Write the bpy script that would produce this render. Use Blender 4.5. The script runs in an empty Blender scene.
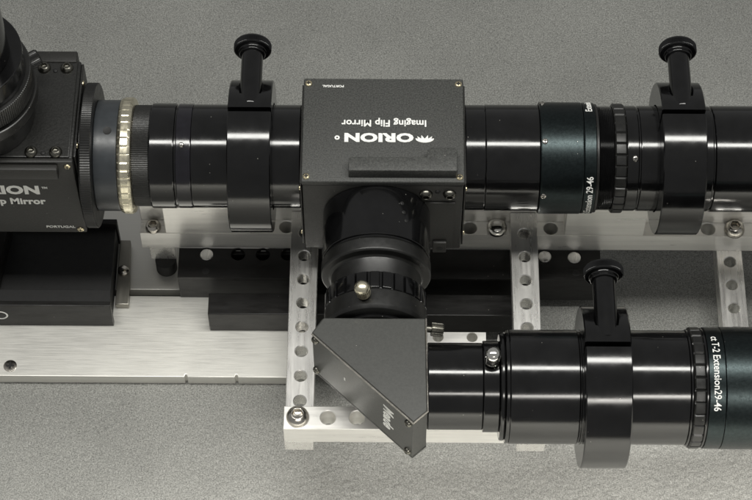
import bpy, bmesh, math, random
from mathutils import Vector, Matrix
random.seed(7)
# ------------------------------------------------------------------ units
# everything is laid out in units of 0.444 mm ("u"); the main tube axis is z = 0, the carpet z = -215
S = 0.000444
CARPET = -215.0
def W(p): return Vector((p[0]*S, p[1]*S, (p[2]-CARPET)*S))
scene = bpy.context.scene
COL = scene.collection
PI = math.pi
R = math.radians

# ------------------------------------------------------------------ camera
TH, YAW, DIST = R(58.5), R(0.4), 2200.0
cam_d = bpy.data.cameras.new('camera')
cam = bpy.data.objects.new('camera', cam_d); COL.objects.link(cam)
fw = Vector((-math.sin(YAW)*math.cos(TH), math.cos(YAW)*math.cos(TH), -math.sin(TH)))
cam.location = W(-DIST*fw)
cam.rotation_euler = (PI/2-TH, 0, YAW)
cam_d.sensor_width = 36.0
cam_d.lens = 36.0*2200/752
cam_d.clip_start = 0.01; cam_d.clip_end = 50
scene.camera = cam

# ------------------------------------------------------------------ world and lamps
world = bpy.data.worlds.new('World'); scene.world = world; world.use_nodes = True
wb = world.node_tree.nodes['Background']
wb.inputs[0].default_value = (1.0, 1.0, 0.98, 1); wb.inputs[1].default_value = 0.25
def lamp(name, loc, target, sx, sy, power, col, spread=180):
    d = bpy.data.lights.new(name, 'AREA'); d.shape = 'RECTANGLE'; d.size = sx; d.size_y = sy
    d.energy = power; d.color = col; d.spread = R(spread)
    o = bpy.data.objects.new(name, d); COL.objects.link(o); o.location = loc
    o.rotation_euler = (Vector(target)-Vector(loc)).to_track_quat('-Z', 'Y').to_euler()
    return o
# a strip lamp over the main tube and an added fill light in front, narrowed to brighten the carpet
lamp('strip_lamp', (0.03, 0.010, 0.58), (0.03, 0.010, 0.0), 0.62, 0.056, 2.9, (1.0, 0.99, 0.94))
lamp('carpet_fill', (0.14, -0.41, 0.37), (0.13, -0.35, 0.0), 0.70, 0.14, 7.6, (1.0, 0.965, 0.90), 84)
vs = scene.view_settings
vs.view_transform = 'Standard'; vs.look = 'None'; vs.exposure = 0; vs.gamma = 1; vs.use_curve_mapping = False

# ------------------------------------------------------------------ materials
def nodes(m):
    m.use_nodes = True
    nt = m.node_tree
    return nt, nt.nodes, nt.links, nt.nodes['Principled BSDF']
def tex(nt, scale, stretch=(1,1,1), detail=3, rough=0.6):
    tc = nt.nodes.new('ShaderNodeTexCoord'); mp = nt.nodes.new('ShaderNodeMapping')
    mp.inputs['Scale'].default_value = stretch
    n = nt.nodes.new('ShaderNodeTexNoise')
    n.inputs['Scale'].default_value = scale; n.inputs['Detail'].default_value = detail
    n.inputs['Roughness'].default_value = rough
    nt.links.new(tc.outputs['Object'], mp.inputs[0]); nt.links.new(mp.outputs[0], n.inputs['Vector'])
    return n
def ramp(nt, src, p0, c0, p1, c1):
    r = nt.nodes.new('ShaderNodeValToRGB')
    r.color_ramp.elements[0].position = p0; r.color_ramp.elements[0].color = (*c0, 1)
    r.color_ramp.elements[1].position = p1; r.color_ramp.elements[1].color = (*c1, 1)
    nt.links.new(src, r.inputs[0]); return r
def bump(nt, src, bsdf, strength, dist):
    b = nt.nodes.new('ShaderNodeBump'); b.inputs['Strength'].default_value = strength
    b.inputs['Distance'].default_value = dist
    nt.links.new(src, b.inputs['Height']); nt.links.new(b.outputs[0], bsdf.inputs['Normal'])
def dust_mask(nt, scale, size, density):
    """small irregular specks of dust: voronoi cells, only a few of which carry a speck"""
    tc = nt.nodes.new('ShaderNodeTexCoord')
    v = nt.nodes.new('ShaderNodeTexVoronoi'); v.inputs['Scale'].default_value = scale
    v.inputs['Randomness'].default_value = 1.0
    nt.links.new(tc.outputs['Object'], v.inputs['Vector'])
    lt = nt.nodes.new('ShaderNodeMath'); lt.operation = 'LESS_THAN'; lt.inputs[1].default_value = size
    nt.links.new(v.outputs['Distance'], lt.inputs[0])
    sp = nt.nodes.new('ShaderNodeSeparateColor'); nt.links.new(v.outputs['Color'], sp.inputs[0])
    l2 = nt.nodes.new('ShaderNodeMath'); l2.operation = 'LESS_THAN'; l2.inputs[1].default_value = density
    nt.links.new(sp.outputs[0], l2.inputs[0])
    mu = nt.nodes.new('ShaderNodeMath'); mu.operation = 'MULTIPLY'
    nt.links.new(lt.outputs[0], mu.inputs[0]); nt.links.new(l2.outputs[0], mu.inputs[1])
    return mu.outputs[0]
def mat(name, base, rough, metal=0.0, vary=0.25, vscale=150, rvary=0.08, bscale=0, bstr=0.0, bdist=0.00003,
        stretch=(1,1,1), dust=0.0, dustcol=(0.32,0.31,0.28), spec=0.5, coat=0.0):
    m = bpy.data.materials.new(name)
    nt, N, L, b = nodes(m)
    n = tex(nt, vscale, stretch)
    lo = tuple(c*(1-vary) for c in base); hi = tuple(min(1, c*(1+vary)) for c in base)
    r = ramp(nt, n.outputs['Fac'], 0.3, lo, 0.7, hi)
    col = r.outputs[0]
    if dust:
        mk = dust_mask(nt, 700, 0.11, dust*0.5)
        mix = N.new('ShaderNodeMix'); mix.data_type = 'RGBA'
        L.new(mk, mix.inputs[0]); L.new(col, mix.inputs[6]); mix.inputs[7].default_value = (*dustcol, 1)
        col = mix.outputs[2]
    L.new(col, b.inputs['Base Color'])
    rr = N.new('ShaderNodeMapRange')
    rr.inputs['From Min'].default_value = 0.3; rr.inputs['From Max'].default_value = 0.7
    rr.inputs['To Min'].default_value = max(0.02, rough-rvary); rr.inputs['To Max'].default_value = rough+rvary
    n2 = tex(nt, vscale*2.3, stretch)
    L.new(n2.outputs['Fac'], rr.inputs['Value']); L.new(rr.outputs[0], b.inputs['Roughness'])
    b.inputs['Metallic'].default_value = metal
    b.inputs['Specular IOR Level'].default_value = spec
    if coat: b.inputs['Coat Weight'].default_value = coat; b.inputs['Coat Roughness'].default_value = 0.1
    if bscale:
        n3 = tex(nt, bscale, stretch, 4)
        bump(nt, n3.outputs['Fac'], b, bstr, bdist)
    return m
M = {}
M['gloss']  = mat('black_gloss_anodised', (0.004,0.004,0.0042), 0.135, vary=0.4, vscale=90, rvary=0.022, dust=0.04, spec=0.52)
M['gloss2'] = mat('black_violet_anodised', (0.0075,0.007,0.010), 0.14, vary=0.3, rvary=0.03, dust=0.05, spec=0.55)
M['satin']  = mat('black_satin_anodised', (0.030,0.038,0.039), 0.35, metal=1.0, vary=0.18, vscale=700, rvary=0.05, bscale=2600, bstr=0.25, dust=0.04)
M['matte']  = mat('black_matte_anodised', (0.008,0.008,0.0075), 0.38, vary=0.3, rvary=0.06, bscale=2200, bstr=0.25, dust=0.05)
M['powder'] = mat('lit_top_powder_coat', (0.044,0.045,0.042), 0.55, vary=0.55, vscale=1500, rvary=0.08, bscale=1500, bstr=0.6, bdist=0.00008, dust=0.02)  # black coat made lighter, the light from above put into its colour
M['powder_dark'] = mat('black_powder_coat', (0.022,0.0215,0.0195), 0.48, vary=0.35, vscale=1500, rvary=0.08, bscale=1300, bstr=0.7, bdist=0.00010, dust=0.04)
M['powder_black'] = mat('black_fine_powder_coat', (0.013,0.0125,0.011), 0.48, vary=0.35, vscale=1500, rvary=0.08, bscale=1300, bstr=0.7, bdist=0.00010, dust=0.03)
M['crinkle'] = mat('black_crinkle_coat', (0.011,0.011,0.010), 0.42, vary=0.3, vscale=900, rvary=0.08, bscale=800, bstr=0.9, bdist=0.00014)
M['grey_satin'] = mat('grey_satin_paint', (0.052,0.053,0.049), 0.32, vary=0.12, vscale=900, rvary=0.05, bscale=2400, bstr=0.15, dust=0.01)
M['collar'] = mat('blue_grey_anodised', (0.030,0.034,0.038), 0.36, vary=0.15, rvary=0.05, dust=0.03)
M['gold']   = mat('pale_brass', (0.82,0.765,0.60), 0.30, metal=1, vary=0.12, vscale=300, rvary=0.06)
M['brass_screw'] = mat('small_brass_screw', (0.75,0.66,0.45), 0.28, metal=1, vary=0.2, vscale=600)
M['chrome'] = mat('nickel_chrome', (0.80,0.79,0.75), 0.12, metal=1, vary=0.08, vscale=300, rvary=0.04)
M['steel']  = mat('steel_bolt', (0.58,0.55,0.50), 0.20, metal=1, vary=0.15, vscale=300, rvary=0.06)
M['steel_dark'] = mat('dark_steel_bolt', (0.16,0.155,0.135), 0.30, metal=1, vary=0.2, vscale=300, rvary=0.08)
M['hole']   = mat('dark_recess', (0.006,0.006,0.006), 0.6, vary=0.2)
M['black_bar'] = mat('black_painted_bar', (0.009,0.0085,0.008), 0.40, vary=0.3, rvary=0.08, bscale=900, bstr=0.2, dust=0.04, stretch=(0.3,1,1), spec=0.3)
M['print']  = mat('white_print', (0.80,0.80,0.77), 0.5, vary=0.08, vscale=1500)
M['rubber'] = mat('black_rubber', (0.015,0.015,0.014), 0.6, vary=0.3)
def alu(name, stretch, base=(0.90,0.885,0.85), rough=0.28, metal=0.80, var=(0.92,1.06)):
    m = bpy.data.materials.new(name)
    nt, N, L, b = nodes(m)
    n = tex(nt, 420, stretch, 4, 0.65)                 # drawn grain
    n2 = tex(nt, 38, (1,1,1), 4, 0.6)                  # handling marks
    mx = N.new('ShaderNodeMath'); mx.operation = 'ADD'
    a1 = N.new('ShaderNodeMath'); a1.operation = 'MULTIPLY'; a1.inputs[1].default_value = 0.75
    a2 = N.new('ShaderNodeMath'); a2.operation = 'MULTIPLY'; a2.inputs[1].default_value = 0.25
    L.new(n.outputs['Fac'], a1.inputs[0]); L.new(n2.outputs['Fac'], a2.inputs[0])
    L.new(a1.outputs[0], mx.inputs[0]); L.new(a2.outputs[0], mx.inputs[1])
    r = ramp(nt, mx.outputs[0], 0.32, tuple(c*var[0] for c in base), 0.68, tuple(min(1,c*var[1]) for c in base))
    L.new(r.outputs[0], b.inputs['Base Color'])
    rr = N.new('ShaderNodeMapRange'); rr.inputs['From Min'].default_value = 0.3; rr.inputs['From Max'].default_value = 0.7
    rr.inputs['To Min'].default_value = rough-0.08; rr.inputs['To Max'].default_value = rough+0.10
    L.new(mx.outputs[0], rr.inputs['Value']); L.new(rr.outputs[0], b.inputs['Roughness'])
    b.inputs['Metallic'].default_value = metal
    n3 = tex(nt, 900, stretch, 4, 0.7)
    bump(nt, n3.outputs['Fac'], b, 0.16, 0.00003)
    return m
M['alu_x'] = alu('drawn_aluminium_lengthwise', (0.06,1,1), (0.93,0.915,0.875), 0.33, 0.66)
M['alu_y'] = alu('drawn_aluminium_crosswise', (1,0.06,1))
M['alu_plate'] = alu('milled_aluminium_plate', (0.16,5,1), (0.76,0.75,0.705), 0.42, 0.74, (0.96,1.035))
M['dull'] = alu('tray_reflection_grey', (1,0.06,1), (0.26,0.25,0.22), 0.34)  # metal darkened in colour, as if mirroring the black tray
def carpet_mat():
    m = bpy.data.materials.new('grey_carpet')
    nt, N, L, b = nodes(m)
    n = tex(nt, 1500, (1,1,1), 3, 0.75)
    n2 = tex(nt, 11, (1,1,1), 4, 0.55)
    r = ramp(nt, n.outputs['Fac'], 0.30, (0.108,0.109,0.103), 0.70, (0.40,0.402,0.378))
    r2 = ramp(nt, n2.outputs['Fac'], 0.3, (0.84,0.84,0.84), 0.7, (1.08,1.08,1.08))
    mx = N.new('ShaderNodeMix'); mx.data_type = 'RGBA'; mx.blend_type = 'MULTIPLY'; mx.inputs[0].default_value = 1
    L.new(r.outputs[0], mx.inputs[6]); L.new(r2.outputs[0], mx.inputs[7]); L.new(mx.outputs[2], b.inputs['Base Color'])
    b.inputs['Roughness'].default_value = 0.95; b.inputs['Specular IOR Level'].default_value = 0.1
    b.inputs['Sheen Weight'].default_value = 0.2
    return m
M['carpet'] = carpet_mat()

# ------------------------------------------------------------------ object helpers
ORG = {}
def thing(name, label, cat, origin, group=None):
    o = bpy.data.objects.new(name, None); COL.objects.link(o)
    o.empty_display_size = 0.01
    o.location = W(origin); ORG[o] = Vector(origin)
    o['label'] = label; o['category'] = cat
    if group: o['group'] = group
    return o
def root_org(p): return ORG[p]
def mesh_from(bm, name, sharp=20):
    me = bpy.data.meshes.new(name)
    bmesh.ops.recalc_face_normals(bm, faces=bm.faces)
    bm.to_mesh(me); bm.free()
    for p in me.polygons: p.use_smooth = True
    me.set_sharp_from_angle(angle=R(sharp))
    return me
def obj(name, bm, material, parent=None, label=None, sharp=20, kind=None):
    """links a bmesh (in u, rig coordinates) as one mesh object under its thing or part"""
    org = ORG[parent] if parent is not None else Vector((0,0,CARPET))
    for v in bm.verts: v.co = (v.co-org)*S
    me = mesh_from(bm, name, sharp)
    me.materials.append(M[material] if isinstance(material, str) else material)
    o = bpy.data.objects.new(name, me); COL.objects.link(o)
    if parent is not None: o.parent = parent
    ORG[o] = org
    if label: o['label'] = label
    if kind: o['kind'] = kind
    return o
def solo(name, bm, material, label, cat, origin, group=None, sharp=20):
    """a thing that is one mesh"""
    org = Vector(origin)
    for v in bm.verts: v.co = (v.co-org)*S
    me = mesh_from(bm, name, sharp); me.materials.append(M[material])
    o = bpy.data.objects.new(name, me); COL.objects.link(o); o.location = W(origin); ORG[o] = org
    o['label'] = label; o['category'] = cat
    if group: o['group'] = group
    return o
def merge(dst, src):
    tmp = bpy.data.meshes.new('tmp'); src.to_mesh(tmp); src.free(); dst.from_mesh(tmp); bpy.data.meshes.remove(tmp)
    return dst
def box(x0, x1, y0, y1, z0, z1, bev=0.6, seg=2, bm=None):
    b = bmesh.new(); bmesh.ops.create_cube(b, size=1)
    for v in b.verts:
        v.co = Vector(((x0+x1)/2+v.co.x*(x1-x0), (y0+y1)/2+v.co.y*(y1-y0), (z0+z1)/2+v.co.z*(z1-z0)))
    if bev: bmesh.ops.bevel(b, geom=b.edges[:], offset=bev, segments=seg, profile=0.5, affect='EDGES', clamp_overlap=True)
    return b if bm is None else merge(bm, b)
def prism(poly, z0, z1, bev=0.6, seg=2, axis='Z', bm=None):
    """polygon extruded; axis Z: poly=(x,y); axis X: poly=(y,z); axis Y: poly=(x,z)"""
    b = bmesh.new()
    def P(a, c, t):
        return Vector((a,c,t)) if axis == 'Z' else (Vector((t,a,c)) if axis == 'X' else Vector((a,t,c)))
    v0 = [b.verts.new(P(a,c,z0)) for a,c in poly]; v1 = [b.verts.new(P(a,c,z1)) for a,c in poly]
    n = len(poly)
    b.faces.new(v0[::-1]); b.faces.new(v1)
    for i in range(n): b.faces.new((v0[i], v0[(i+1)%n], v1[(i+1)%n], v1[i]))
    bmesh.ops.recalc_face_normals(b, faces=b.faces)
    if bev:
        es = [e for e in b.edges if len(e.link_faces) == 2 and e.calc_face_angle(0) > 0.5]
        bmesh.ops.bevel(b, geom=es, offset=bev, segments=seg, profile=0.5, affect='EDGES', clamp_overlap=True)
    return b if bm is None else merge(bm, b)
def frame(p, d, up=(0,0,1)):
    d = Vector(d).normalized(); u = Vector(up)
    if abs(d.dot(u)) > 0.99: u = Vector((0,1,0))
    x = u.cross(d).normalized(); y = d.cross(x)
    m = Matrix((x, y, d)).transposed().to_4x4(); m.translation = Vector(p)
    return m
def chamfer(prof, c):
    """cuts every convex or concave corner of a (t, r) profile by c"""
    out = []
    for i, (t, r) in enumerate(prof):
        if i in (0, len(prof)-1): out.append((t, r)); continue
        a = Vector((prof[i-1][0]-t, prof[i-1][1]-r)); b = Vector((prof[i+1][0]-t, prof[i+1][1]-r))
        la, lb = a.length, b.length
        if la < 1e-6 or lb < 1e-6 or a.angle(b) > 2.6: out.append((t, r)); continue
        k = min(c, la*0.4, lb*0.4)
        pa = Vector((t, r))+a*(k/la); pb = Vector((t, r))+b*(k/lb)
        mid = Vector((t, r))*0.42+(pa+pb)*0.29
        out += [tuple(pa), tuple(mid), tuple(pb)]
    return out
def lathe(prof, p, d, seg=96, c=0.7, mod=None, up=(0,0,1), bm=None):
    """profile of (t along axis, radius); mod(angle, t, r) may change the radius"""
    b = bmesh.new(); m = frame(p, d, up)
    pr = chamfer(prof, c) if c else list(prof)
    rows = []
    for t, r in pr:
        if r < 1e-4:
            rows.append([b.verts.new(m @ Vector((0,0,t)))]); continue
        row = []
        for i in range(seg):
            a = 2*PI*i/seg
            rr = mod(i, t, r) if mod else r
            row.append(b.verts.new(m @ Vector((rr*math.cos(a), rr*math.sin(a), t))))
        rows.append(row)
    for A, B in zip(rows, rows[1:]):
        for i in range(seg):
            j = (i+1) % seg
            if len(A) == 1 and len(B) == 1: continue
            if len(A) == 1: b.faces.new((A[0], B[j], B[i]))
            elif len(B) == 1: b.faces.new((A[i], A[j], B[0]))
            else: b.faces.new((A[i], A[j], B[j], B[i]))
    return b if bm is None else merge(bm, b)
def tube(t0, t1, r, ri=None, p=(0,0,0), d=(1,0,0), c=0.8, seg=128, **k):
    """closed solid drum, or with ri an open pipe"""
    if ri is None: prof = [(t0,0),(t0,r),(t1,r),(t1,0)]
    else: prof = [(t0,ri),(t0,r),(t1,r),(t1,ri),(t0,ri)]
    return lathe(prof, p, d, seg, c, **k)
def teeth(n, depth, sub=6, lo=0.35):
    """radius modulation for a ring of n teeth; seg must be n*sub"""
    def f(i, t, r):
        q = (i % sub)/sub
        return r-depth if q >= 1-lo else r
    return f
def knurl(depth):
    return lambda i, t, r: r-(depth if i % 2 else 0)
def holed_bar(length_axis, a0, a1, b0, b1, z0, z1, holes, r, cham=0.9, seg=32, bev=0.6):
    """flat bar with a row of drilled, lightly countersunk round holes. holes = positions along the bar (or (a, b) pairs)"""
    bm = bmesh.new()
    def P(a, c, z): return bm.verts.new((a, c, z) if length_axis == 'X' else (c, a, z))
    hs = sorted((h if isinstance(h, tuple) else (h, (b0+b1)/2)) for h in holes)
    spans = []; w = r+4; prev = a0
    for k, (ha, hb) in enumerate(hs):
        lo = max(prev, ha-w); hi = min(a1, ha+w)
        if k+1 < len(hs): hi = min(hi, (ha+hs[k+1][0])/2)
        if lo > prev+1e-3: spans.append((prev, lo, None))
        else: lo = prev
        spans.append((lo, hi, (ha, hb))); prev = hi
    if prev < a1-1e-3: spans.append((prev, a1, None))
    q = seg//4
    for lo, hi, h in spans:
        sq = []
        for (sa, sb), (ea, eb) in (((hi,b0),(hi,b1)), ((hi,b1),(lo,b1)), ((lo,b1),(lo,b0)), ((lo,b0),(hi,b0))):
            for i in range(q): sq.append((sa+(ea-sa)*i/q, sb+(eb-sb)*i/q))
        for k in range(seg):                                   # outer walls only
            (xa, ya), (xb, yb) = sq[k], sq[(k+1) % seg]
            if (ya == yb and (ya == b0 or ya == b1)) or (xa == xb and ((xa == a0 and lo == a0) or (xa == a1 and hi == a1))):
                bm.faces.new((P(xa,ya,z1), P(xb,yb,z1), P(xb,yb,z0), P(xa,ya,z0)))
        if h is None:
            bm.faces.new([P(x, y, z1) for x, y in sq]); bm.faces.new([P(x, y, z0) for x, y in sq][::-1]); continue
        ang = [-PI/4+2*PI*i/seg for i in range(seg)]
        def ring(rad, z): return [P(h[0]+rad*math.cos(a), h[1]+rad*math.sin(a), z) for a in ang]
        loops = [[P(x, y, z1) for x, y in sq], ring(r+cham, z1), ring(r, z1-cham), ring(r, z0+cham), ring(r+cham, z0), [P(x, y, z0) for x, y in sq]]
        for A, B in zip(loops, loops[1:]):
            for i in range(seg):
                j = (i+1) % seg
                bm.faces.new((A[i], A[j], B[j], B[i]))
    bmesh.ops.remove_doubles(bm, verts=bm.verts, dist=0.001)
    bmesh.ops.recalc_face_normals(bm, faces=bm.faces)
    if bev:
        lim = lambda v: (v.co.x, v.co.y) if length_axis == 'X' else (v.co.y, v.co.x)
        def outer(e):
            if len(e.link_faces) != 2 or e.calc_face_angle(0) < 1.2: return False
            return all(abs(lim(v)[0]-a0) < 1e-3 or abs(lim(v)[0]-a1) < 1e-3 or abs(lim(v)[1]-b0) < 1e-3 or abs(lim(v)[1]-b1) < 1e-3 for v in e.verts)
        bmesh.ops.bevel(bm, geom=[e for e in bm.edges if outer(e)], offset=bev, segments=2, profile=0.5, affect='EDGES', clamp_overlap=True)
    return bm
def text_bm(body, size, xs=1.0, bold=0.0, extrude=0.12, align='CENTER', spacing=1.0, shear=0.0):
    cu = bpy.data.curves.new('txt', 'FONT'); cu.body = body; cu.size = size; cu.extrude = extrude; cu.offset = bold
    cu.align_x = align; cu.space_character = spacing; cu.shear = shear; cu.resolution_u = 3
    o = bpy.data.objects.new('txt', cu); COL.objects.link(o)
    dg = bpy.context.evaluated_depsgraph_get(); dg.update()
    me = bpy.data.meshes.new_from_object(o.evaluated_get(dg))
    b = bmesh.new(); b.from_mesh(me)
    for v in b.verts: v.co.x *= xs
    bpy.data.objects.remove(o); bpy.data.curves.remove(cu); bpy.data.meshes.remove(me)
    return b
def place(b, ex, ey, origin):
    ex, ey = Vector(ex), Vector(ey); ez = ex.cross(ey)
    for v in b.verts:
        c = v.co.copy(); v.co = Vector(origin)+ex*c.x+ey*c.y+ez*c.z
    return b
def wrap(b, yc, rad, x0, phi0, sgn):
    """text onto a tube along X; sgn=+1 reads upward over the tube with letter tops to -X, -1 reads downward, tops to +X"""
    for v in b.verts:
        s, t, h = v.co
        ph = phi0+sgn*s/rad; r = rad+0.12+h
        v.co = Vector((x0-sgn*t, yc-r*math.cos(ph), r*math.sin(ph)))
    return b
def boolean(bm_a, bm_b):
    ma = bpy.data.meshes.new('a'); bmesh.ops.recalc_face_normals(bm_a, faces=bm_a.faces); bm_a.to_mesh(ma); bm_a.free()
    mb = bpy.data.meshes.new('b'); bmesh.ops.recalc_face_normals(bm_b, faces=bm_b.faces); bm_b.to_mesh(mb); bm_b.free()
    oa = bpy.data.objects.new('a', ma); ob = bpy.data.objects.new('b', mb); COL.objects.link(oa); COL.objects.link(ob)
    md = oa.modifiers.new('b', 'BOOLEAN'); md.operation = 'DIFFERENCE'; md.object = ob; md.solver = 'EXACT'
    dg = bpy.context.evaluated_depsgraph_get(); dg.update()
    me = bpy.data.meshes.new_from_object(oa.evaluated_get(dg))
    b = bmesh.new(); b.from_mesh(me)
    for o in (oa, ob): bpy.data.objects.remove(o)
    for m in (ma, mb, me): bpy.data.meshes.remove(m)
    return b
def dup(root, delta, label, group=None):
    r = root.copy(); COL.objects.link(r)
    r.location = root.location+Vector(delta)*S; ORG[r] = ORG[root]+Vector(delta); r['label'] = label
    if group: r['group'] = group
    for ch in list(root.children):
        c = ch.copy(); COL.objects.link(c); c.parent = r
        for g in list(ch.children):
            e = g.copy(); COL.objects.link(e); e.parent = c
    return r
def small_screw(p, d, r, parent, material='brass_screw', name='screw', h=1.6, recess=True, c=0.4):
    s = obj(name, lathe([(-1,0),(-1,r),(h*0.55,r),(h,r*0.62),(h,0)], p, d, 24, c), material, parent)
    if recess:
        m = frame(p, d); b = bmesh.new()
        k = r*0.55; w = r*0.16
        for x0, x1, y0, y1 in ((-k,k,-w,w), (-w,w,-k,k)):
            vs = [b.verts.new(m @ Vector((x, y, h+0.06+(0.05 if x0 == -w else 0)))) for x, y in ((x0,y0),(x1,y0),(x1,y1),(x0,y1))]
            b.faces.new(vs)
        obj('cross_slot', b, 'hole', s)
    return s
def button_screw(p, d, r, parent, material='steel_dark', name='button_screw', h=None, hexr=0.5, hexmat='hole'):
    h = h or r*0.75
    prof = [(-0.5,0), (-0.5,r), (h*0.2,r), (h*0.55,r*0.92), (h*0.85,r*0.72), (h,r*0.56), (h,r*hexr), (h*0.35,r*hexr*0.96), (h*0.35,0)]
    b = lathe(prof, p, d, 36, 0.25, mod=lambda i, t, rr: rr if rr > r*hexr*1.02 else rr*math.cos(PI/6)/max(math.cos(((i*10) % 60-30)*PI/180), 0.5))
    return obj(name, b, material, parent, sharp=40)

# ================================================================== the setting
# one sheet: the pile is modelled as a fine uneven surface around the rig, flat further out
import numpy as np
rng = np.random.default_rng(5)
gx = np.concatenate(([-2200,-1200], np.arange(-520, 521, 1.7), [1200,2200]))
gy = np.concatenate(([-1600,-800], np.arange(-380, 640, 1.7), [1200,2600]))
h = rng.normal(0, 1, (len(gy), len(gx)))
h = h+0.5*(np.roll(h,1,0)+np.roll(h,1,1))                       # short tufts, a little longer than wide
h2 = rng.normal(0, 1, h.shape)
for _ in range(3): h2 = (h2+np.roll(h2,1,0)+np.roll(h2,-1,0)+np.roll(h2,1,1)+np.roll(h2,-1,1))/5*1.25
h = np.clip(0.28*h+0.04*h2, -1.8, 1.5)-1.6
X, Y = np.meshgrid(gx, gy)
jx = rng.uniform(-0.5,0.5,h.shape); jy = rng.uniform(-0.5,0.5,h.shape)
for q in (slice(0,3), slice(-3,None)):
    h[q] = -1.7; h[:,q] = -1.7; jx[q] = 0; jx[:,q] = 0; jy[q] = 0; jy[:,q] = 0
co = np.stack(((X+jx)*S, (Y+jy)*S, h*S), -1).reshape(-1,3)
ny, nx = h.shape
idx = np.arange(ny*nx).reshape(ny,nx)
quads = np.stack((idx[:-1,:-1], idx[:-1,1:], idx[1:,1:], idx[1:,:-1]), -1).reshape(-1,4)
me = bpy.data.meshes.new('carpet')
me.vertices.add(len(co)); me.vertices.foreach_set('co', co.ravel())
me.loops.add(quads.size); me.loops.foreach_set('vertex_index', quads.ravel().astype(np.int32))
me.polygons.add(len(quads)); me.polygons.foreach_set('loop_start', np.arange(0, quads.size, 4, dtype=np.int32))
me.update(calc_edges=True); me.validate()
me.polygons.foreach_set('use_smooth', np.ones(len(quads), dtype=bool))
me.materials.append(M['carpet'])
carpet = bpy.data.objects.new('carpet', me); COL.objects.link(carpet); carpet['kind'] = 'structure'

YT, YE = 112.0, -153.5        # main tube axis and eyepiece tube axis

# ------------------------------------------------------------------ base plates
t = thing('base_plate', 'large bare aluminium plate at lower left, with two notches in its front edge', 'plate', (-300,10,CARPET), 'aluminium base plates')
zp = -200.0
yf = -38.0
poly = [(-620,yf)]
for nxp in (-203, -149): poly += [(nxp-1.6,yf), (nxp-0.8,yf+3.2), (nxp+0.8,yf+3.2), (nxp+1.6,yf)]
poly += [(-74,yf), (-74,62), (-620,62)]
obj('plate', prism(poly, CARPET, zp, 0.9), 'alu_plate', t)
small_screw((-392,-26,zp), (0,0,1), 7.2, t, 'steel', 'countersunk_screw', h=0.9)
t = solo('base_plate', box(-620, -120, 71, 236, CARPET, zp-2, 0.9), 'alu_plate',
         'rear aluminium plate behind a narrow gap, running underneath the long rail', 'plate', (-300,150,CARPET), 'aluminium base plates')

# ------------------------------------------------------------------ black channels lying on the plate
def channel(name, label, x0, x1, y0, y1, z0, z1, holes, small, plugs):
    t = thing(name, label, 'channel', ((x0+x1)/2,(y0+y1)/2,z0), 'black channel bars under the rail')
    obj('top_web', holed_bar('X', x0, x1, y0, y1, z1-5, z1, [(h[0], h[1]) for h in holes], 7.4, 0.7), 'black_bar', t)
    obj('front_flange', box(x0+0.05, x1-0.05, y0+0.05, y0+5, z0, z1-5.02, 0.5), 'black_bar', t)
    obj('rear_flange', box(x0+0.05, x1-0.05, y1-5, y1-0.05, z0, z1-5.02, 0.5), 'black_bar', t)
    for (hx, hy) in small: obj('small_hole', lathe([(0,0),(0.25,3.2),(0.1,3.9),(-0.2,3.9)], (hx,hy,z1), (0,0,1), 24, 0), 'hole', t)
    for (hx, hy) in plugs: obj('plug_screw', lathe([(-3,0),(-3,7.2),(-0.9,7.2),(-0.6,6.4),(-0.5,0)], (hx,hy,z1), (0,0,1), 36, 0.3), 'alu_y', t)
    return t
channel('channel_bar', 'long black painted channel with round holes, lying just beneath the aluminium rail',
        -214, 242, 60.5, 97.5, zp-1.5, -157.3, [(-184,90),(-150,90),(-123,90),(-96,90),(182,90),(214,89)], [(-184,68.5),(215,68.5)], [(-184,90),(182,90),(214,89)])
t = thing('channel_bar', 'shorter black painted bar in front of the long black channel, plain sides', 'channel', (-18,32,zp), 'black channel bars under the rail')
obj('bar', box(-180, 150, 19, 45, zp, -164, 1.0), 'black_bar', t)
# black tray at the left
t = thing('channel_bar', 'wide black open tray at far left, under the left flip mirror box', 'tray', (-440,66,zp), 'black channel bars under the rail')
obj('front_wall', box(-620, -284, 24, 30, zp, -157, 0.8), 'black_bar', t)
obj('floor', box(-620, -286, 30.02, 128, zp, -166, 0.6), 'hole', t)
obj('rear_wall', box(-620, -284, 128.02, 134, zp, -157, 0.8), 'black_bar', t)
obj('ledge', box(-620, -285, 30.05, 46, -165.95, -160, 0.6), 'hole', t)
obj('inner_block', prism([(-620,48),(-405,48),(-398,120),(-620,120)], -165.9, -140, 0.8), 'black_bar', t)
obj('hole_rim', lathe([(0,6.2),(0.5,6.8),(0.5,7.6),(0,8.2)], (-404,24,-178), (0,-1,0), 36, 0), 'print', t)
t = thing('reflection_strip', 'flat strip with a bolt, coloured like the black tray mirrored in the plate, along the right end of the black tray', 'metal strip', (-275,90,zp-2))
obj('strip', prism([(-283.5,46),(-269,46),(-269,64),(-272,128),(-283.5,128)], zp+0.05, -191, 0.8), 'dull', t)  # stands in for the tray's dark reflection in the plate
obj('bolt', lathe([(0,0),(0,6.6),(2.5,6.2),(5,4.2),(6,0)], (-277,88,-191), (0,0,1), 32, 0.3), 'steel', t, sharp=50)

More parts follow.
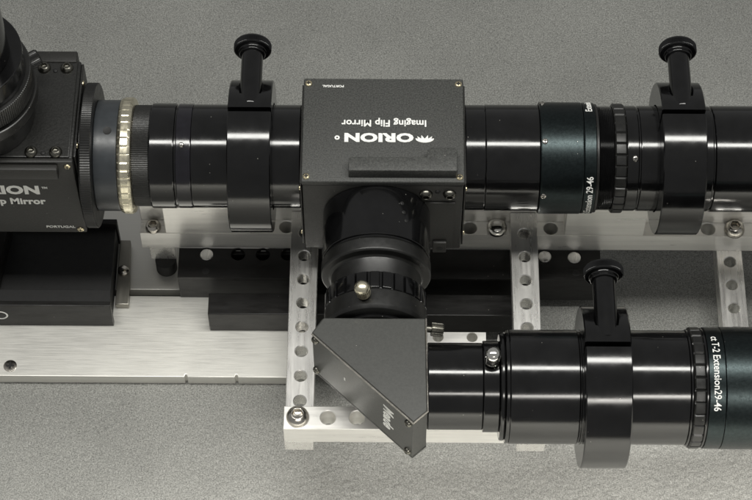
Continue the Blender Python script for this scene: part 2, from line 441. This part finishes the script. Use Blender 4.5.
# ------------------------------------------------------------------ long rail carrying the main tube
t = thing('mounting_rail', 'long two-tier aluminium rail running beneath the black main tube', 'rail', (60,115,-157))
rail = t
zs = -128.0
obj('lower_bar', holed_bar('X', -254, 520, 98, 134, -157, zs, [(-97,107),(100,107),(187,107),(356,107.5),(376,127)], 7.6, 0.7), 'alu_x', t)
poly = [(-254,98.3)]
for p0, p1 in ((-252,-226.5), (-135,-38), (70,201), (286,470)):
    if p0 == -252: poly = [(-254,115), (-226.5,115), (-226.5,98.3)]
    else: poly += [(p0,98.3), (p0,115), (p1,115), (p1,98.3)]
poly += [(520,98.3), (520,132), (-254,132)]
obj('upper_bar', prism(poly, zs+0.05, -77.5, 0.7), 'alu_x', t)
button_screw((-240,105.6,zs), (0,0,1), 8.5, t, 'steel', 'bolt', h=7)
obj('bolt', lathe([(0,0),(0,11),(3,11),(6,9.6),(8.2,6.8),(9.4,3.2),(9.6,0)], (129,106.5,zs), (0,0,1), 40, 0), 'chrome', t, sharp=60)
button_screw((384,106.5,zs), (0,0,1), 11.0, t, 'steel', 'bolt', h=10)
# left end of a crosswise support under the rail, with its dark round foot
t = thing('support_bar', 'short aluminium block with a dark round foot, under the left end of the rail', 'block', (-232,110,zp-2))
obj('block', box(-247, -219, 99.5, 200, -184, -157.1, 0.7), 'alu_y', t)
obj('foot', tube(0, 18.5, 11.5, None, (-231,99,-202), (0,0,1), 0.6, 48), 'rubber', t)

# ------------------------------------------------------------------ crosswise perforated bars
def cross(label, x0, x1, y0, y1, z0, z1, h0, n, pitch=28.8, r=6.2):
    t = thing('perforated_bar', label, 'metal bar', ((x0+x1)/2,(y0+y1)/2,z0), 'crosswise perforated bars')
    obj('bar', holed_bar('Y', y0, y1, x0, x1, z0, z1, [h0-i*pitch for i in range(n)], r, 0.9), 'alu_y', t)
    return t
cross('perforated aluminium bar running forward past the left of the diagonal prism', -91, -62, -159.5, 114.6, -127.9, -109, 88.2, 9)
cross('perforated aluminium bar between the main tube and the glossy eyepiece tube, right of centre', 142.5, 171, -159.5, 114.6, -127.9, -109, 88.4, 9)
cross('perforated aluminium bar at the right edge, emerging from under the rail', 368, 395.5, -120, 125, -181, -157.1, 84, 7)
# front rail lying on the ends of two of them
t = thing('perforated_rail', 'aluminium rail with round holes at the front, bolted onto the bar ends', 'metal bar', (40,-147,-109))
obj('bar', holed_bar('X', -91, 175, -160, -134.5, -108.9, -80, [(-46.8,-147),(-18,-147),(11,-147),(40,-147),(69,-147),(98,-147),(127,-147)], 7.6, 0.8), 'alu_x', t)
button_screw((-77,-147.2,-80), (0,0,1), 11.5, t, 'steel', 'bolt', h=9, hexr=0.5)
t = thing('perforated_rail', 'short low aluminium rail with two holes, behind the black eyepiece barrel', 'metal bar', (20,-27,-160))
obj('bar', holed_bar('X', -88, 115, -33, -20.5, -156, -130, [(65,-26.5),(100.5,-26.5)], 5.4, 0.5), 'alu_x', t)

# ================================================================== main optical tube
# ---- central flip mirror box
t = thing('flip_mirror', 'square dark flip mirror box at the centre with upside-down white lettering on top', 'flip mirror', (6.5,105,-66), 'flip mirror boxes')
fm = t
X0, X1, Y0, Y1 = -74.5, 87.5, 42.0, 168.0
obj('body', box(X0+1, X1-1, Y0+0.6, Y1-1, -66, 53, 1.6, 3), 'powder_dark', t)
obj('cover_plate', box(X0, X1, Y0, Y1, 53.1, 60, 1.8, 3), 'powder', t)
for sx in (X0-1.6, X1+0.0):
    obj('side_cover', box(sx, sx+1.6, Y0+4, Y1-3, -63, 52, 0.6), 'powder_dark', t)
for zz in (38, -44):
    for sx, dx in ((X0-1.6,-1),(X1+1.6,1)):
        small_screw((sx, Y0+7, zz), (dx,0,0), 2.4, t)
obj('handle', prism([(-27.5,47),(78.5,47),(80,48.5),(80,72),(77,75),(53,75),(50.5,72.5),(49.5,63.5),(-25,63.5),(-27.5,61)], 60.05, 73, 1.6, 3), 'powder', t)
for sx, sy in ((X0+5,Y0+6),(X1-5,Y0+6),(X0+5,Y1-7),(X1-5,Y1-7)): small_screw((sx, sy, 60), (0,0,1), 3.6, t)
# lettering on the cover, turned half round
def flame(s):
    b = bmesh.new(); pts = []
    for i in range(0, 25):
        a = PI*i/24; pts.append((math.cos(a)*1.0, 0.10+0.52*math.sin(a)))
    spikes = [(-1.0,0.06),(-0.72,0.12),(-0.82,-0.22),(-0.38,0.10),(-0.36,-0.36),(0,0.10),(0.36,-0.36),(0.38,0.10),(0.82,-0.22),(0.72,0.12),(1.0,0.06)]
    pts = pts+spikes
    vs0 = [b.verts.new((x*s, y*s, 0.0)) for x, y in pts]; vs1 = [b.verts.new((x*s, y*s, 0.24)) for x, y in pts]
    b.faces.new(vs1); n = len(pts)
    for i in range(n): b.faces.new((vs0[i], vs0[(i+1)%n], vs1[(i+1)%n], vs1[i]))
    return b
def top_at(u, v): return (6.5-u, 105-v, 60.15)
obj('lettering', place(text_bm('ORION', 13.8, 1.50, 0.7, 0.12, spacing=1.04), (-1,0,0), (0,-1,0), top_at(4.5, 5.4)), 'print', t)
obj('lettering', place(text_bm('Imaging Flip Mirror', 11.0, 0.96, 0.28, 0.12, spacing=1.04), (-1,0,0), (0,-1,0), top_at(-1.0, -11.0)), 'print', t)
obj('lettering', place(text_bm('PORTUGAL', 3.7, 1.15, 0.10, 0.12), (-1,0,0), (0,-1,0), top_at(51, -54.0)), 'print', t)
obj('logo', place(flame(9.2), (-1,0,0), (0,-1,0), top_at(-41.5, 10.2)), 'print', t)
obj('registered_mark', lathe([(0,2.6),(0.3,2.6),(0.3,1.0),(0,1.0)], top_at(46, 10.5), (0,0,1), 24, 0), 'print', t)
# front details
obj('front_panel', box(45, 79, Y0-1.4, Y0+0.55, -60, 24, 0.6), 'powder_dark', t)
obj('latch_block', box(58, 72, Y0-5, Y0-1.45, -65, -46, 1.0), 'powder_dark', t)
for hx in (49.5, 73): button_screw((hx, Y0+0.6, 38.5), (0,-1,0), 6.6, t)
small_screw((61, Y0+0.6, 42), (0,-1,0), 2.6, t, 'hole', 'set_screw', recess=False)
for hx, hz in ((52,-52),(65,-57)): obj('screw_hole', lathe([(0.2,0),(0.2,3.4)], (hx, Y0-1.5 if hx < 60 else Y0-5.1, hz), (0,-1,0), 20, 0), 'hole', t)

# ---- left flip mirror box (turned so that its lettering faces the front)
t = thing('flip_mirror', 'flip mirror box at the left edge, eyepiece port upward, white lettering on front', 'flip mirror', (-380,118,-66), 'flip mirror boxes')
LX1 = -301.0; LX0 = LX1-163
obj('body', box(LX0, LX1-1, 66.2, 186, -66, 62, 1.6, 3), 'crinkle', t)
obj('cover_plate', box(LX0, LX1, 60, 66.1, -67, 64, 1.8, 3), 'powder_black', t)
obj('side_cover', box(LX1-0.9, LX1+1.6, 70, 184, -62, 60, 0.7), 'crinkle', t)
obj('top_panel', box(LX0+20, LX1-4, 66.5, 185, 62.05, 64.2, 1.0), 'crinkle', t)
obj('handle', box(LX0+20, -316, 52, 59.9, 45, 62, 1.6, 3), 'powder_black', t)
obj('rear_bar', box(-352, -306, 182, 196, 48, 66, 1.6, 3), 'powder_black', t)
for hx, hz in ((LX1-6,57),(LX1-6,-60)): small_screw((hx, 60, hz), (0,-1,0), 3.6, t)
for hy in (162, 86): small_screw((LX1+1.6, hy, 56), (1,0,0), 3.2, t)
for hx, hy in ((-338.5,175),(-315.5,175),(-343,72),(-318.5,72)): button_screw((hx, hy, 64.2), (0,0,1), 6.6, t)
for hx, hy in ((-327,172),(-331,71)): small_screw((hx, hy, 64.2), (0,0,1), 2.4, t, 'hole', 'set_screw', recess=False)
def front_at(u, v): return (u, 59.85, v)
obj('lettering', place(text_bm('ORION', 20.0, 1.04, 1.0, 0.12, spacing=1.05), (1,0,0), (0,0,1), front_at(-375, 7.5)), 'print', t)
obj('trade_mark', place(text_bm('TM', 4.2, 1.0, 0.2, 0.12), (1,0,0), (0,0,1), front_at(-334.5, 17.0)), 'print', t)
obj('lettering', place(text_bm('Imaging Flip Mirror', 15.0, 0.84, 0.55, 0.12, 'RIGHT', spacing=1.04), (1,0,0), (0,0,1), front_at(-337, -11.5)), 'print', t)
obj('lettering', place(text_bm('PORTUGAL', 5.6, 1.05, 0.12, 0.12), (1,0,0), (0,0,1), front_at(-327, -57.0)), 'print', t)
# upright eyepiece port
t = thing('eyepiece_port', 'upright black eyepiece port with stacked rings at the top left corner', 'eyepiece port', (-398,116,64))
P = (-398,116,0)
obj('barrel', tube(64.3, 98, 55, None, P, (0,0,1), 1.0), 'matte', t)
obj('flange_ring', tube(98, 112, 63, 40, P, (0,0,1), 1.5), 'matte', t)
obj('bright_ring', tube(112, 116, 58, 40, P, (0,0,1), 0.8), 'gloss', t)
obj('grip_ring', lathe([(116,40),(116,61),(140,61),(140,40),(116,40)], P, (0,0,1), 54*6, 1.0, mod=lambda i, q, r: r-(0.6 if r > 58 and (i % 2) else 0)), 'matte', t)
obj('upper_ring', tube(140, 168, 56, 38, P, (0,0,1), 1.2), 'gloss', t)
obj('neck', tube(168, 250, 44, 36, P, (0,0,1), 1.2), 'gloss', t)
obj('clamp_knob', lathe([(50,0),(50,5),(58,5),(58,8.5),(72,8.5),(74,7.4),(74,0)], (-398,116,105), (0.83,0.55,0.06), 30*2, 0.5, mod=knurl(0.5)), 'matte', t)

# ---- tube between the two boxes
def drum(name, x0, x1, r, m, parent, yc=YT, ri=None, c=0.9, seg=160, **k):
    return obj(name, tube(x0, x1, r, ri, (0,yc,0), (1,0,0), c, seg, **k), m, parent)
t = thing('adapter_tube', 'black stepped tube with gold lock ring joining the two flip mirror boxes', 'tube', (-190,112,-54), 'black tubes along the main axis')
obj('flange', lathe([(-296,0),(-296,74.5),(-285,74.5),(-285,0)], (0,YT,0), (1,0,0), 360, 1.0, mod=lambda i, q, r: r-(0.55 if r > 73 and i % 2 else 0)), 'matte', t)
drum('hub', -299.2, -296.05, 60, 'matte', t)
drum('collar', -284.95, -261, 57, 'collar', t, c=1.2)
obj('set_screw', lathe([(0,0),(0.2,3.4),(0.35,4.3),(-0.2,4.3)], (-270.5,YT-57*math.cos(R(82)),57*math.sin(R(82))), (0,-math.cos(R(82)),math.sin(R(82))), 24, 0), 'hole', t)
obj('lock_ring', lathe([(-260.9,0),(-260.9,58),(-257,59.8),(-250,59.8),(-247,58),(-247,0)], (0,YT,0), (1,0,0), 44*8, 0.8,
    mod=lambda i, q, r: r-(0.5 if r > 58.8 and (i % 8) in (0,) else 0)), 'gold', t)
obj('knurled_sleeve', lathe([(-246.9,0),(-246.9,52),(-229.5,52),(-229.5,0)], (0,YT,0), (1,0,0), 300, 0.6, mod=lambda i, q, r: r-(0.5 if r > 50 and i % 2 else 0)), 'crinkle', t)
drum('front_section', -229.4, -204.2, 54, 'gloss', t, c=1.3)
drum('groove', -204.15, -202.2, 52, 'gloss', t, c=0.3)
drum('middle_section', -202.15, -187.2, 53.6, 'gloss2', t, c=0.8)
drum('rear_section', -187.1, -77, 53, 'gloss', t, c=0.8)
a = R(68); small_screw((-196, YT-53.6*math.cos(a), 53.6*math.sin(a)), (0,-math.cos(a),math.sin(a)), 2.6, t, 'steel', 'set_screw')

# ---- tube right of the central box
t = thing('extension_tube', 'black variable extension tube with teal-black sleeve and white lettering, right of the central box', 'tube', (230,112,-57), 'black tubes along the main axis')
drum('section', 89.2, 109.8, 54, 'gloss', t)
drum('section', 109.9, 164.6, 54.4, 'gloss', t)
sl = drum('sleeve', 164.7, 208.6, 57.2, 'satin', t, c=1.6)
drum('lettered_band', 208.7, 220.8, 56.7, 'satin', t, c=0.8)
drum('lip', 220.9, 223.8, 55.6, 'matte', t, c=0.6)
prof = [(223.9,0), (223.9,52.5)]
for i in range(9): prof += [(224.6+i*1.7, 53.6), (225.4+i*1.7, 52.7)]
prof += [(239,52.6), (239,0)]
obj('thread', lathe(prof, (0,YT,0), (1,0,0), 160, 0), 'gloss', t)
obj('grip_ring', lathe([(239.1,0),(239.1,54),(240.5,56.2),(250,56.2),(251.6,54.6),(251.6,0)], (0,YT,0), (1,0,0), 30*8, 0.5,
    mod=lambda i, q, r: r-(1.5 if r > 54.8 and (i % 8) in (0,) else 0)), 'matte', t)
drum('section', 251.7, 263.8, 54, 'gloss', t)
drum('groove', 263.9, 265.6, 52.5, 'gloss', t, c=0.2)
drum('section', 265.7, 338.6, 54, 'gloss', t)
drum('groove', 338.7, 340.4, 52.4, 'gloss', t, c=0.2)
drum('section', 340.5, 640, 54.4, 'gloss', t)
for px, ph, r, mm in ((168.6,73,57.2,'steel'),(168.2,14,57.2,'steel'),(168.4,132,57.2,'steel'),(259.5,56,54,'steel')):
    a = R(ph); small_screw((px, YT-r*math.cos(a), r*math.sin(a)), (0,-math.cos(a),math.sin(a)), 3.0, t, mm, 'set_screw')
obj('lettering', wrap(text_bm('T-2 Extension 29-46', 9.6, 0.86, 0.12, 0.10, 'RIGHT'), YT, 56.8, 217.6, R(37), 1), 'print', t)
obj('lettering', wrap(text_bm('Extension', 9.6, 0.86, 0.12, 0.10, 'LEFT'), YT, 56.8, 217.6, R(112), 1), 'print', t)

# ------------------------------------------------------------------ clamp rings with thumbscrews
def clamp_ring(label, x0, x1, yc):
    t = thing('tube_clamp', label, 'clamp', ((x0+x1)/2, yc, -78), 'split clamp rings')
    RO, RI = 78.0, 55.2
    pts_o, pts_i = [], []
    sa, sb = math.asin(1.5/RO), math.asin(7.0/RO)          # slot at the top, a little behind the crown
    ang0 = PI/2+sb; ang1 = PI/2+sa+2*PI
    n = 150
    for i in range(n+1):
        a = ang0+(ang1-ang0)*i/n
        pts_o.append((yc-RO*math.cos(a), RO*math.sin(a)))
    ia0 = PI/2+math.asin(7.0/RI); ia1 = PI/2+math.asin(1.5/RI)+2*PI
    for i in range(n+1):
        a = ia0+(ia1-ia0)*i/n
        pts_i.append((yc-RI*math.cos(a), RI*math.sin(a)))
    b = bmesh.new()
    def ring(pts, x): return [b.verts.new((x, y, z)) for y, z in pts]
    ch = 1.1
    def shrink(pts, k): return [(yc+(y-yc)*k, z*k) for y, z in pts]
    rows = [ring(pts_i, x0), ring(shrink(pts_o, 1-ch/RO), x0), ring(pts_o, x0+ch), ring(pts_o, x1-ch), ring(shrink(pts_o, 1-ch/RO), x1), ring(pts_i, x1)]
    rows.append(rows[0])
    for A, B in zip(rows, rows[1:]):
        for i in range(n): b.faces.new((A[i], A[i+1], B[i+1], B[i]))
    for k in (0, n): b.faces.new([r[k] for r in rows[:-1]])
    xc = (x0+x1)/2
    b = boolean(b, tube(27, 120, 12.6, None, (xc, yc, 66.5), (0,1,0), 0, 48))
    ring_o = obj('ring', b, 'gloss', t, sharp=20)
    s = obj('thumbscrew', lathe([(14,0),(14,11),(81,11),(81,0)], (xc, yc, 66.5), (0,1,0), 64, 0.8), 'gloss', t)
    obj('neck', lathe([(79,0),(79,12.6),(80.2,13.4),(81.6,12.6),(82.4,14.2),(84,14.6),(85,14.6),(85,0)], (xc, yc, 66.5), (0,1,0), 64, 0.3), 'gloss', s)
    obj('knob', lathe([(83.5,0),(83.5,15),(84.3,18),(85.6,19.3),(91.6,19.3),(93.6,18),(94.8,14),(95.2,0)], (xc, yc, 66.5), (0,1,0), 180, 0.3,
        mod=lambda i, q, r: r-(0.6 if r > 19 and i % 2 else 0)), 'gloss', s, sharp=35)
    return t
c0 = clamp_ring('glossy black split clamp ring with thumbscrew, on the tube left of the central box', -149.2, -105.6, YT)
dup(c0, (434, 0, 0), 'glossy black split clamp ring with thumbscrew, on the main tube near the right edge')
c2 = dup(c0, (345.8, YE-YT, 0), 'glossy black split clamp ring around the lower eyepiece tube, in front of the rail')

# ------------------------------------------------------------------ eyepiece holder in front of the central box
t = thing('eyepiece_holder', 'black stepped eyepiece holder with ribbed grip, between central box and diagonal prism', 'eyepiece holder', (0.3,-28,-54))
P = (0.3, 42.0, 0); D = (0,-1,0)
obj('barrel', tube(0.05, 56, 54, None, P, D, 1.0, 160), 'gloss', t)
obj('groove', tube(56.02, 58, 52.4, None, P, D, 0.2, 160), 'gloss', t)
obj('flange', lathe([(58.05,0),(58.05,52.8),(61,54.4),(72.5,54.6),(74.5,53.2),(75,47),(77,44.5),(95,43.2),(95,0)], P, D, 160, 0.8), 'matte', t)
obj('grip_ring', lathe([(95.05,0),(95.05,47),(96.6,50.2),(114,50.2),(115,49.2),(115,0)], P, D, 26*12, 0.5,
    mod=lambda i, q, r: r-(2.6 if r > 48.9 and (i % 12) in (0,1,2) else 0)), 'gloss', t)
obj('collar', lathe([(115.05,0),(115.05,49.4),(116.5,50.6),(133,50.6),(137,49),(138,44),(138,0)], P, D, 160, 0.6), 'matte', t)
obj('nosepiece', lathe([(138.05,0),(138.05,40),(141.2,40),(141.2,0)], P, D, 128, 0.6), 'gloss', t)
# scuffs near the right of the barrel are two small set screws
for ph, tt in ((62,17),(60,27),(57,36)):
    a = R(ph); small_screw((0.3+54*math.cos(a), 42-tt, 54*math.sin(a)), (math.cos(a),0,math.sin(a)), 2.2, t, 'hole', 'set_screw', recess=False, h=0.8)
# nickel thumbscrew on the collar
tp = Vector((-10.5, -80, 46)); td = Vector((-0.13, -0.10, 1)).normalized()
s = obj('thumbscrew', lathe([(0,0),(0,3.6),(6,3.6),(6,7.2),(19,7.6),(19,0)], tp, td, 26*4, 0.5, mod=lambda i, q, r: r-(0.7 if r > 7 and (i % 4) < 2 else 0)), 'gold', t, 'small nickel thumbscrew')
obj('screw_head', lathe([(19,7.3),(21,6.8),(23,5.2),(24.2,2.8),(24.6,0)], tp, td, 48, 0), 'gold', s, sharp=60)

# ------------------------------------------------------------------ diagonal
t = thing('diagonal_prism', 'grey wedge-shaped diagonal prism housing with white lettering on its slanted side', 'diagonal prism', (-5,-150,-37), None)
poly = [(-49.5,-99.5), (48.2,-99.5), (49.6,-199), (36.3,-211.5), (-60.5,-116.5)]
obj('housing', prism(poly, -36.8, 33.8, 0.8), 'grey_satin', t)
def inset(poly, d):
    cx = sum(p[0] for p in poly)/len(poly); cy = sum(p[1] for p in poly)/len(poly)
    return [(x+(x-cx)/math.hypot(x-cx,y-cy)*d, y+(y-cy)/math.hypot(x-cx,y-cy)*d) for x, y in poly]
obj('top_plate', prism(inset(poly, 0.8), 33.9, 37, 1.5, 1), 'grey_satin', t)
obj('base_plate', prism(inset(poly, 0.6), -39.6, -36.9, 0.7), 'grey_satin', t)
ed = bmesh.new()  # thin bright strip laid along three edges of the top plate
epts = [Vector((-61.0,-117.0,36.4)), Vector((36.4,-212.5,36.4)), Vector((50.2,-199.4,36.4)), Vector((48.8,-99.5,36.4))]
for k in range(3):
    dv = epts[k+1]-epts[k]; lathe([(0,0),(0,0.75),(dv.length,0.75),(dv.length,0)], epts[k], dv, 10, 0, bm=ed)
obj('bright_edge', ed, 'steel', t, 'thin bright metal strip along the top edges')
hd = Vector((36.3+60.5, -211.5+116.5, 0)); hl = hd.length; hd.normalize()
hn = Vector((hd.y, -hd.x, 0)); hn = hn if hn.y < 0 else -hn
h0 = Vector((-60.5,-116.5,0))
def hyp(s, z, out=0.0): return h0+hd*s+Vector((0,0,z))+hn*out
for s_, z_ in ((4.5,29),(4.5,-31),(hl-6,27),(hl-6,-31)): button_screw(hyp(s_, z_, 0.0), hn, 4.2, t, 'steel_dark', 'screw', h=3.2, hexr=0.35)
obj('lettering', place(text_bm('Meade', 18.5, 0.80, 0.5, 0.12, spacing=1.10, shear=0.12), (0,0,-1), tuple(hd), hyp(97, 0.5, 0.16)), 'print', t)
obj('label_mark', place(box(-2.6,2.6,-0.9,0.9,0,0.2,0), (0,0,-1), tuple(hd), hyp(44, 2, 0.1)), 'print', t)
obj('thumbscrew', lathe([(0,0),(0,3.4),(5,3.4),(5,6.6),(16,6.6),(16.6,5.6),(16.6,0)], (49,-108,32), (1,-0.05,-0.12), 22*4, 0.4,
    mod=lambda i, q, r: r-(0.8 if r > 6 and (i % 4) < 2 else 0)), 'steel_dark', t, 'dark knurled thumbscrew')

# ------------------------------------------------------------------ lower eyepiece tube
t = thing('eyepiece_tube', 'glossy black stepped eyepiece tube leading right from the diagonal prism', 'tube', (200,YE,-54))
drum('barrel', 50.5, 103.1, 42, 'gloss', t, YE)
drum('clamp_collar', 103.2, 118.8, 44, 'gloss', t, YE, c=1.0)
drum('shoulder', 118.9, 124.2, 52, 'gloss', t, YE, c=1.8)
drum('shoulder', 124.3, 127.9, 54.6, 'gloss', t, YE, c=0.8)
drum('body', 128.0, 193.8, 55, 'gloss', t, YE, c=1.0)
drum('groove', 193.9, 195.6, 53.4, 'gloss', t, YE, c=0.2)
drum('body', 195.7, 297.4, 55, 'gloss', t, YE, c=0.8)
drum('bright_lip', 297.5, 300, 56.2, 'gloss', t, YE, c=0.9)
tp = Vector((110.5, YE+3, 40)); td = Vector((0.05,-0.02,1)).normalized()
s = obj('thumbscrew', lathe([(0,0),(0,4),(7,4),(7,7.4),(20,7.7),(20,0)], tp, td, 26*4, 0.5, mod=lambda i, q, r: r-(0.7 if r > 7 and (i % 4) < 2 else 0)), 'chrome', t, 'polished chrome thumbscrew')
obj('screw_head', lathe([(20,7.5),(22,7.0),(24,5.4),(25.3,2.9),(25.7,0)], tp, td, 48, 0), 'chrome', s, sharp=60)
# ---- extension at the right end
t = thing('extension_tube', 'black extension tube with white lettering and notched ring at the lower right edge', 'tube', (360,YE,-59))
obj('grip_ring', lathe([(300.1,0),(300.1,56.5),(301.5,58.4),(310,58.4),(311.4,57),(311.4,0)], (0,YE,0), (1,0,0), 30*8, 0.5,
    mod=lambda i, q, r: r-(1.6 if r > 57.3 and (i % 8) in (0,) else 0)), 'matte', t)
drum('lip', 311.5, 314, 57.6, 'gloss', t, YE, c=0.8)
drum('lettered_band', 314.1, 330, 58.4, 'satin', t, YE, c=0.8)
drum('sleeve', 330.1, 520, 58.8, 'satin', t, YE, c=0.8)
obj('lettering', wrap(text_bm('ct T-2 Extension29-46', 9.8, 0.90, 0.10, 0.10, 'RIGHT'), YE, 58.5, 318.5, R(40), -1), 'print', t)
